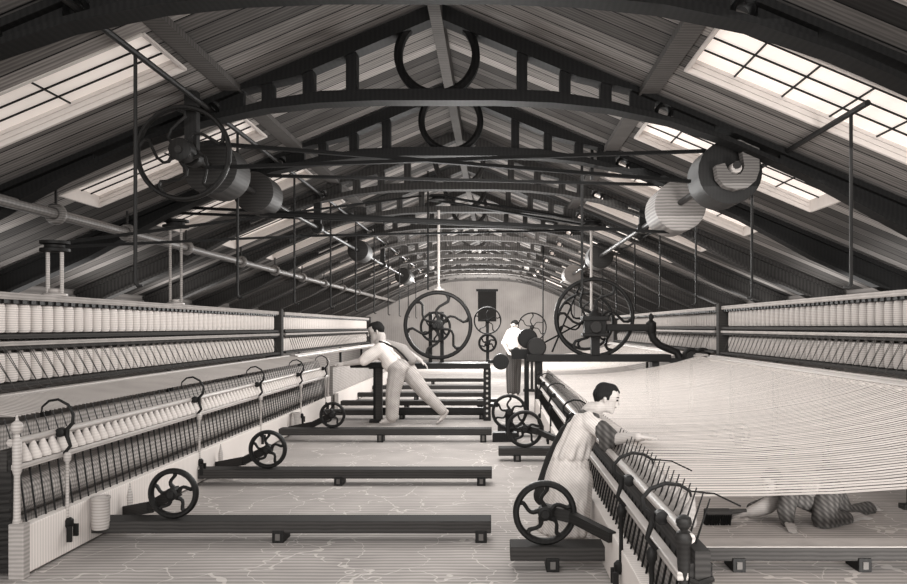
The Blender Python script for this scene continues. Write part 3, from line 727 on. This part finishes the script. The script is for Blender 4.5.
def head_segs(c, f, u, h):
    c, f, u = Vector(c), Vector(f).normalized(), Vector(u)
    u = (u-f*u.dot(f)).normalized(); s = f.cross(u)
    A = [(c+u*.14*h-f*.13*h, .33*h, c+u*.14*h+f*.10*h, .32*h),
         (c+u*.05*h+f*.12*h, .25*h, c-u*.33*h+f*.19*h, .13*h),
         (c-u*.05*h-f*.05*h, .26*h, c-u*.3*h+f*.08*h, .17*h),
         (c+u*.08*h+f*.39*h, .03*h, c-u*.1*h+f*.47*h, .05*h),
         (c+u*.1*h+f*.33*h-s*.12*h, .06*h, c+u*.1*h+f*.33*h+s*.12*h, .06*h),
         (c-u*.23*h+f*.31*h, .055*h, c-u*.4*h+f*.26*h, .08*h)]
    for k in (-1, 1):
        A.append((c+s*k*.34*h+u*.02*h-f*.03*h, .055*h, c+s*k*.32*h-u*.12*h+f*.0*h, .04*h))
    return A
def hair_segs(c, f, u, h, bun=False):
    c, f, u = Vector(c), Vector(f).normalized(), Vector(u)
    u = (u-f*u.dot(f)).normalized(); s = f.cross(u)
    A = [(c+u*.23*h-f*.15*h, .31*h, c+u*.27*h+f*.1*h, .27*h), (c+u*.1*h-f*.24*h, .26*h, c-u*.1*h-f*.2*h, .2*h),
         (c+u*.36*h+f*.2*h, .12*h, c+u*.28*h+f*.33*h, .08*h)]
    for k in (-1, 1):
        A.append((c+s*k*.22*h+u*.18*h-f*.02*h, .15*h, c+s*k*.28*h+u*.02*h+f*.07*h, .06*h))
        A.append((c+s*k*.18*h+u*.1*h-f*.2*h, .2*h, c+s*k*.2*h+u*.2*h+f*.04*h, .17*h))
    return A
def face_parts(c, f, u, h, body):
    c, f, u = Vector(c), Vector(f).normalized(), Vector(u)
    u = (u-f*u.dot(f)).normalized(); s = f.cross(u)
    for k in (-1, 1):
        e = c+f*.375*h+s*k*.135*h+u*.02*h
        MB().lathe(e, [(.001, -.03*h), (.03*h, -.02*h), (.04*h, 0), (.03*h, .02*h), (.001, .03*h)], 'z', 10).build('eye', M['eye'], body)
        MB().tube([e+u*.09*h+s*k*.07*h-f*.03*h, e+u*.11*h+f*.01*h, e+u*.09*h-s*k*.06*h+f*.02*h], .016*h, 6).build('eyebrow', M['hair'], body)
    MB().tube([c-u*.235*h+f*.34*h-s*.09*h, c-u*.225*h+f*.375*h, c-u*.235*h+f*.34*h+s*.09*h], .018*h, 6).build('mouth', M['vest'], body)
def hand_segs(w, d, n, size, curl, thumb):
    """w wrist, d pointing direction, n palm normal, thumb = +1/-1 side"""
    w, d, n = Vector(w), Vector(d).normalized(), Vector(n)
    n = (n-d*n.dot(d)).normalized(); s = d.cross(n)*thumb; L = size; A = []
    fl = (.42, .47, .44, .35); off = (.19, .065, -.065, -.18)
    for l, o in zip(fl, off):
        b = w+d*L*.46+s*L*o
        A.append((w+d*L*.05+s*L*o*.5, .085*L, b, .075*L))
        d1 = (d+n*curl*.5).normalized(); d2 = (d+n*curl*1.3).normalized()
        k1 = b+(d1+s*o*.25)*L*l*.5; k2 = k1+d2*L*l*.5
        A += [(b, .06*L, k1, .052*L), (k1, .052*L, k2, .042*L)]
    t0 = w+d*L*.12+s*L*.14; t1 = t0+(d*.6+s*.75+n*.2).normalized()*L*.24; t2 = t1+(d*.9+s*.2+n*.25).normalized()*L*.2
    A += [(t0, .08*L, t1, .06*L), (t1, .058*L, t2, .045*L)]
    return A
def foot_segs(ank, toe, sc=1.0, up=(0, 0, 1)):
    ank, toe = Vector(ank), Vector(toe); d = (toe-ank); heel = ank-Vector((d.x, d.y, 0)).normalized()*.03*sc+Vector((0, 0, -.045*sc))
    A = [(ank, .04*sc, heel, .035*sc), (heel, .034*sc, toe-d*.25, .036*sc), (ank, .04*sc, toe-d*.3, .036*sc)]
    s = Vector((-d.y, d.x, 0)).normalized()
    for k in range(5):
        o = (k-2)*.017*sc
        A.append((toe-d*.28+s*o, .017*sc, toe+s*o*1.1-d*.02*abs(k-1), (.013 if k else .016)*sc))
    return A

# --- barefoot man leaning over the left carriage, facing left
Y = 12.25
def Q(px, py, dy=0): return P(px, py, Y+dy)
man = thing('person', 'barefoot man in white shirt and pale trousers leaning left with one arm stretched out', 'person', (-1.5, Y, 0))
hc = Q(376.3, 331.5); hf = Vector((-.95, -.18, -.28)); hu = Vector((-.25, 0, 1)); hh = .285
segs = head_segs(hc, hf, hu, hh)
nb = Q(381, 344); sh_n, sh_f = Q(381.5, 349, -.17), Q(382, 347, .17)
segs += [(hc-Vector((-.07, 0, .07)), .075, nb, .08)]
el_n, wr_n = Q(362, 361, -.2), Q(344.5, 364, -.15)
segs += [(sh_n, .07, el_n, .055), (el_n, .055, wr_n, .035)]
segs += hand_segs(wr_n, (-1, .05, .03), (0, .25, -1), .19, .15, 1)
el_f, wr_f = Q(405, 350, .24), Q(421, 361, .16)
segs += [(sh_f, .07, el_f, .05), (el_f, .05, wr_f, .034)] + hand_segs(wr_f, (.75, -.1, -.6), (-.5, 0, -.6), .18, .4, -1)
hip_n, hip_f = Q(398, 368, -.09), Q(404, 366, .09)
kn_n, an_n, to_n = Q(393, 393, -.1), Q(392, 417.5, -.08), Q(379.5, 423, -.1)
kn_f, an_f, to_f = Q(424, 392, .1), Q(444, 413.5, .12), Q(438.5, 422, .1)
segs += [(nb, .1, hip_n, .12), (nb, .1, hip_f, .12), (hip_n, .1, kn_n, .065), (kn_n, .065, an_n, .04), (hip_f, .1, kn_f, .065), (kn_f, .065, an_f, .04)]
segs += foot_segs(an_n, to_n, 1.0)
segs += [(an_f, .04, Q(446.5, 411.5, .12), .038), (Q(446, 412.5, .12), .038, Q(440.5, 420, .1), .034), (an_f, .04, Q(440.5, 420, .1), .032)]
for k in range(5): segs.append((Q(440.5, 419.8, .06+k*.02), .017, Q(437, 423, .055+k*.022), .014))
body = blob('body', M['skin'], segs, .0075, man, 3)
face_parts(hc, hf, hu, hh, body)
blob('hair', M['hair'], hair_segs(hc, hf, hu, hh), .01, man)
wst_n, wst_f = Q(395, 366, -.1), Q(397, 363, .1)
blob('shirt', M['shirt'], [(nb+Vector((.0, 0, -.02)), .1, Q(384, 351), .17), (sh_n, .1, Q(392, 362, -.08), .15), (sh_f, .1, Q(396, 360, .08), .15), (sh_n, .105, Q(368, 357, -.19), .1), (Q(368, 357, -.19), .1, Q(364, 360.5, -.2), .085),
     (sh_f, .1, Q(402, 350, .23), .085), (Q(388, 364, -.1), .1, Q(393, 368, -.05), .11)], .014, man, 4)
blob('trousers', M['trousers'], [(wst_n, .14, hip_n, .155), (wst_f, .14, hip_f, .155), (wst_n, .14, wst_f, .14), (hip_n, .15, kn_n, .115), (kn_n, .115, Q(392, 416, -.08), .1), (hip_f, .15, kn_f, .11), (kn_f, .11, Q(442, 410.5, .11), .08), (hip_n, .14, hip_f, .14)], .014, man, 4)
MB().tube([Q(379, 344.5, -.16)+Vector((0, -.02, .05)), Q(386, 343.5, -.18)+Vector((0, 0, .0)), Q(396, 348.5, -.19), Q(403, 355, -.17), Q(408, 361, -.13)], .017, 6).build('brace_strap', M['shadowcloth'], man)
blob('waistcoat', M['vest'], [(Q(385, 343.5, .02), .075, Q(402, 350, .02), .1), (Q(402, 350, .02), .1, Q(411, 360, .03), .09)], .014, man, 4)

# bench the man leans beside
t = thing('bench', 'narrow dark stand with one post just behind the leaning man', 'stand', (-1.85, 12.6, 0))
MB().box(-2.25, -1.55, 12.5, 12.72, .86, .94).build('bench_top', M['iron'], t, smooth=False, bevel=.01)
MB().box(-1.86, -1.76, 12.56, 12.66, .03, .86).build('post', M['beam'], t, smooth=False)
MB().box(-1.95, -1.67, 12.5, 12.72, 0, .04).build('foot', M['iron'], t, smooth=False)

# --- child in a white dress leaning over the right carriage, facing right
Y = 5.5
girl = thing('person', 'dark haired child in a long white dress leaning right over the carriage rail', 'person', (.52, Y, 0))
hc = Q(606.5, 398.5); hf = Vector((.96, -.22, -.2)); hu = Vector((.15, 0, 1)); hh = .205
segs = head_segs(hc, hf, hu, hh)
nb = Q(592, 411.5); sh_n, sh_f = Q(590, 420, -.12), Q(596, 418, .12)
segs += [(hc+Vector((-.035, 0, -.05)), .048, nb, .052), (nb, .05, sh_n, .05), (nb, .05, sh_f, .05)]
el_n, wr_n = Q(615, 439, -.2), P(638, 436.5, 5.1)
el_f, wr_f = Q(626, 437, .02), P(642, 437.5, 5.3)
segs += [(sh_n, .05, el_n, .042), (el_n, .042, wr_n, .028), (sh_f, .045, el_f, .04), (el_f, .04, wr_f, .027)]
segs += hand_segs(wr_n, (1, -.15, .04), (0, .2, -1), .14, .3, 1) + hand_segs(wr_f, (1, -.1, .03), (0, 0, -1), .125, .25, -1)
hip = Q(568, 468)
segs += [(nb, .07, Q(584, 432), .1), (Q(584, 432), .1, hip, .1), (hip, .09, Q(576, 505, -.06), .06), (Q(576, 505, -.06), .06, Q(576, 534, -.06), .034), (hip, .09, Q(572, 505, .06), .06), (Q(572, 505, .06), .06, Q(566, 534, .06), .034)]
segs += foot_segs(Q(576, 537, -.06), Q(592, 543, -.1), .7) + foot_segs(Q(566, 536.5, .06), Q(580, 541.5, .04), .7)
body = blob('body', M['skin'], segs, .0055, girl, 3)
face_parts(hc, hf, hu, hh, body)
blob('hair', M['hair'], hair_segs(hc, hf, hu, hh), .007, girl)
ds = [(Q(584, 422, -.09), .07, Q(582, 424, .1), .075), (Q(589, 419, -.12), .055, Q(592, 419, .12), .055), (Q(584, 424, -.07), .09, Q(570, 455), .115), (Q(583, 424, .07), .09, Q(570, 455), .115),
      (Q(570, 455), .115, Q(565, 482), .15), (Q(565, 482), .15, Q(568, 525), .15), (Q(562, 485), .12, Q(558, 528, -.05), .1), (Q(570, 480, .05), .14, Q(566, 527, .1), .13), (Q(576, 480, -.05), .12, Q(577, 525, -.08), .08),
      (Q(590, 422, -.13), .062, Q(602, 431, -.17), .06), (Q(594, 420, .12), .06, Q(604, 428, .1), .06)]
for k in range(11):    # folds in the skirt
    a = math.radians(-175+k*16); d = Vector((math.cos(a), math.sin(a), 0)); tp = Q(570, 462)+d*.115; bt = Q(567, 527)+d*(.185 if k < 8 else .13)
    bt.x = min(bt.x, .63)
    ds.append((tp, .02, bt, .034))
    if k % 2: ds.append((Q(581, 424, -.04)+d*.085, .018, Q(571, 455)+d*.115, .026))
blob('dress', M['dress'], ds, .009, girl, 2)
blob('dark_sleeve', M['tweed'], [(Q(601, 429, -.17), .062, Q(609, 437, -.2), .066), (Q(609, 437, -.2), .066, Q(606, 445, -.2), .05)], .009, girl, 3)
blob('dark_sleeve', M['tweed'], [(Q(606, 428, .1), .055, Q(614, 433, .06), .055)], .009, girl, 3)
blob('neck_band', M['tweed'], [(Q(582, 414, -.08), .03, Q(596, 417, -.14), .028), (Q(582, 414, -.08), .03, Q(584, 412, .1), .03)], .008, girl, 3)
blob('shadow_drape', M['shadowcloth'], [(Q(566, 432, .06), .05, Q(556, 460, .1), .08), (Q(556, 460, .1), .08, Q(545, 495, .1), .085), (Q(574, 420, .06), .03, Q(566, 432, .06), .05)], .01, girl, 3)  # shadow behind the dress, modelled as an added dark drape

# --- child crawling under the yarn sheet
Y = 6.2
kid = thing('person', 'crouching child in dark clothes crawling under the yarn sheet with a brush', 'person', (2.4, Y, 0))
hc = Q(773, 482, -.02); hf = Vector((-.8, -.3, -.5)); hu = Vector((-.5, 0, .85)); hh = .2
segs = head_segs(hc, hf, hu, hh)
nb = Q(785, 486); sh_n, sh_f = Q(792, 489, -.13), Q(787, 490, .12)
segs += [(hc+Vector((.05, 0, -.02)), .05, nb, .055), (nb, .06, sh_n, .06), (nb, .06, sh_f, .06)]
el_n, wr_n = P(786, 510, 5.98), P(787, 523, 5.92)
el_f, wr_f = P(767, 506, 6.2), P(742, 514.5, 6.12)
segs += [(sh_n, .055, el_n, .042), (el_n, .042, wr_n, .028), (sh_f, .052, el_f, .042), (el_f, .045, wr_f, .028)]
segs += hand_segs(wr_n+Vector((0, 0, .01)), (.05, -.8, -.35), (0, .3, -1), .14, .2, 1) + hand_segs(wr_f, (-1, 0, -.1), (0, .2, -1), .135, 1.0, -1)
hipn, hipf = P(828, 493, 6.12), P(830, 491, 6.35)
kn_n, kn_f = P(823, 519, 6.0), P(845, 517, 6.35)
an_n, an_f = P(858, 517, 6.25), P(873, 508, 6.55)
segs += [(nb, .07, Q(808, 489), .11), (Q(808, 489), .11, hipn, .1), (Q(808, 489), .11, hipf, .1), (hipn, .09, kn_n, .06), (kn_n, .06, an_n, .04), (hipf, .09, kn_f, .06), (kn_f, .06, an_f, .04),
         (an_n, .036, an_n+Vector((.11, .02, -.03)), .025), (an_f, .036, an_f+Vector((.1, .0, -.05)), .026)]
for k in range(5):
    segs += [(an_f+Vector((.08, -.03+k*.015, -.045)), .014, an_f+Vector((.13, -.035+k*.018, -.075)), .011)]
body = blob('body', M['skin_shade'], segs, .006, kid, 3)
face_parts(hc, hf, hu, hh, body)
blob('hair', M['hair'], hair_segs(hc, hf, hu, hh), .008, kid)
blob('shirt', M['grey_shirt'], [(Q(787, 488, -.1), .085, Q(787, 488, .1), .085), (Q(792, 487), .12, Q(814, 489), .135)], .01, kid, 3)
blob('dark_jacket', M['tweed'], [(sh_n, .075, el_n, .068), (el_n, .07, P(787, 521, 5.94), .052), (Q(800, 500, -.1), .06, Q(818, 505, -.05), .08), (Q(806, 492, .03), .1, Q(818, 493), .12)], .01, kid, 3)
blob('forward_sleeve', M['skin_shade'], [(sh_f, .07, el_f, .065), (el_f, .065, P(750, 512.5, 6.14), .045)], .01, kid, 3)
blob('dark_sleeve', M['tweed'], [(P(781, 500, 6.3), .05, P(768, 503, 6.32), .055), (P(768, 503, 6.32), .055, P(752, 508, 6.28), .045)], .01, kid, 3)
blob('trousers', M['tweed'], [(Q(818, 492), .125, hipn, .115), (Q(818, 492), .12, hipf, .115), (hipn, .11, kn_n, .085), (kn_n, .085, P(845, 519, 6.15), .065), (hipf, .11, kn_f, .085), (kn_f, .085, P(868, 509, 6.5), .065)], .01, kid, 3)
b = thing('hand_brush', 'dark bristled hand brush held by the crawling child', 'brush', P(718, 523, 6.1))
c = P(718, 514, 6.1)
MB().box(c.x-.1, c.x+.1, c.y-.05, c.y+.05, c.z-.0, c.z+.035).build('brush_back', M['beam'], b, smooth=False, bevel=.01)
br = MB()
for i in range(12):
    for j in range(4):
        x, y = c.x-.093+i*.0165, c.y-.04+j*.026
        br.tube([(x, y, c.z+.005), (x+random.uniform(-.012, .006)-.012, y-.01, c.z-.085)], .007, 5)
q = br.build('bristles', M['bristle'], b); q['kind'] = 'stuff'
MB().tube([(c.x+.08, c.y, c.z+.018), (c.x+.22, c.y+.02, c.z+.02)], [.02, .016], 8).build('handle', M['beam'], b)

# --- distant worker
Y = 17.5
far = thing('person', 'distant worker in a white shirt standing at the far end of the aisle', 'person', (.45, Y, 0))
hc = Q(515, 325.5); hf = Vector((-.7, -.5, -.4)); hh = .23
segs = head_segs(hc, hf, (0, 0, 1), hh)
nb = Q(514, 331); 
segs += [(hc+Vector((0, .02, -.08)), .06, nb, .065), (nb, .08, Q(513, 350), .12), (Q(513, 350), .11, Q(511, 395), .06), (Q(515, 350, .1), .11, Q(516, 395, .1), .06),
         (Q(509, 334, -.05), .06, Q(504, 344, -.1), .05), (Q(504, 344, -.1), .05, Q(508, 352, -.2), .035), (Q(519, 334, .05), .06, Q(521, 345, 0), .05), (Q(521, 345, 0), .05, Q(516, 353, -.2), .035)]
segs += hand_segs(Q(508, 352, -.2), (.3, -1, -.3), (0, 0, -1), .17, .5, 1) + hand_segs(Q(516, 353, -.2), (-.2, -1, -.3), (0, 0, -1), .17, .5, -1)
segs += foot_segs(Q(511, 394, 0), Q(509, 396.5, -.22)) + foot_segs(Q(516, 394, .1), Q(515, 396.5, -.12))
body = blob('body', M['skin'], segs, .011, far, 2)
face_parts(hc, hf, (0, 0, 1), hh, body)
blob('hair', M['hair'], hair_segs(hc, hf, (0, 0, 1), hh), .015, far)
blob('shirt', M['shirt'], [(nb, .1, Q(514, 336), .2), (Q(514, 336), .2, Q(513.5, 348), .17), (Q(509, 334, -.05), .08, Q(504.5, 343, -.1), .075), (Q(519, 334, .05), .08, Q(520.5, 344, 0), .075)], .018, far)
blob('trousers', M['tweed'], [(Q(513.5, 350), .17, Q(511, 370), .12), (Q(511, 370), .12, Q(511, 391), .1), (Q(515, 350, .1), .16, Q(516, 391, .1), .1)], .018, far)

# ------------------------------------------------------------------ light
w = bpy.data.worlds.new('sky'); bpy.context.scene.world = w; w.use_nodes = True
w.node_tree.nodes['Background'].inputs[0].default_value = (1, .98, .96, 1)
w.node_tree.nodes['Background'].inputs[1].default_value = .9
def area(name, loc, rot, sx, sy, p):
    l = bpy.data.lights.new(name, 'AREA'); l.shape = 'RECTANGLE'; l.size = sx; l.size_y = sy; l.energy = p; l.color = (1, .985, .965)
    o = bpy.data.objects.new(name, l); C.objects.link(o); o.location = loc; o.rotation_euler = rot; return o
def point_fill(name, loc, p, r=.5):
    l = bpy.data.lights.new(name, 'POINT'); l.energy = p; l.shadow_soft_size = r; l.color = (1, .985, .965)
    o = bpy.data.objects.new(name, l); C.objects.link(o); o.location = loc; return o
area('front_fill', (-.3, -1.6, 2.6), (math.radians(76), 0, 0), 8, 2.2, 520)  # unseen fill behind the camera, added to brighten the near room
for y, p in ((4.4, 38), (8.0, 110), (12, 130), (16.5, 260), (22, 460), (29, 1300)):
    point_fill('aisle_fill', (RX+.1, y, 2.35), p)  # soft fills added along the aisle; no fixtures hang there
for y, p in ((5, 22), (9.5, 110), (16, 150)):
    area('ridge_fill', (RX+.6, y, 3.3), (0, 0, 0), 3.2, 3.5, p)  # unseen fills added under the ridge to light the aisle
area('eave_fill', (-5.1, 10, 1.95), (PI, math.radians(-12), 0), .8, 10, 45)  # unseen upward fill added to lift the dark left eave
area('eave_fill', (4.35, 11, 1.95), (PI, math.radians(12), 0), .7, 12, 50)  # matching added upward fill for the right eave
area('sheet_fill', (2.2, 8.5, 2.75), (0, 0, 0), 1.2, 8, 50)  # fill added above the threads to brighten the yarn sheet
u = area('under_fill', (3.0, .7, .4), (math.radians(89), 0, math.radians(8)), 1.6, .5, 65); u.data.spread = math.radians(70)  # unseen low fill added to brighten the floor beneath the yarns
vs = bpy.context.scene.view_settings
vs.view_transform = 'Standard'; vs.look = 'None'; vs.exposure = .36
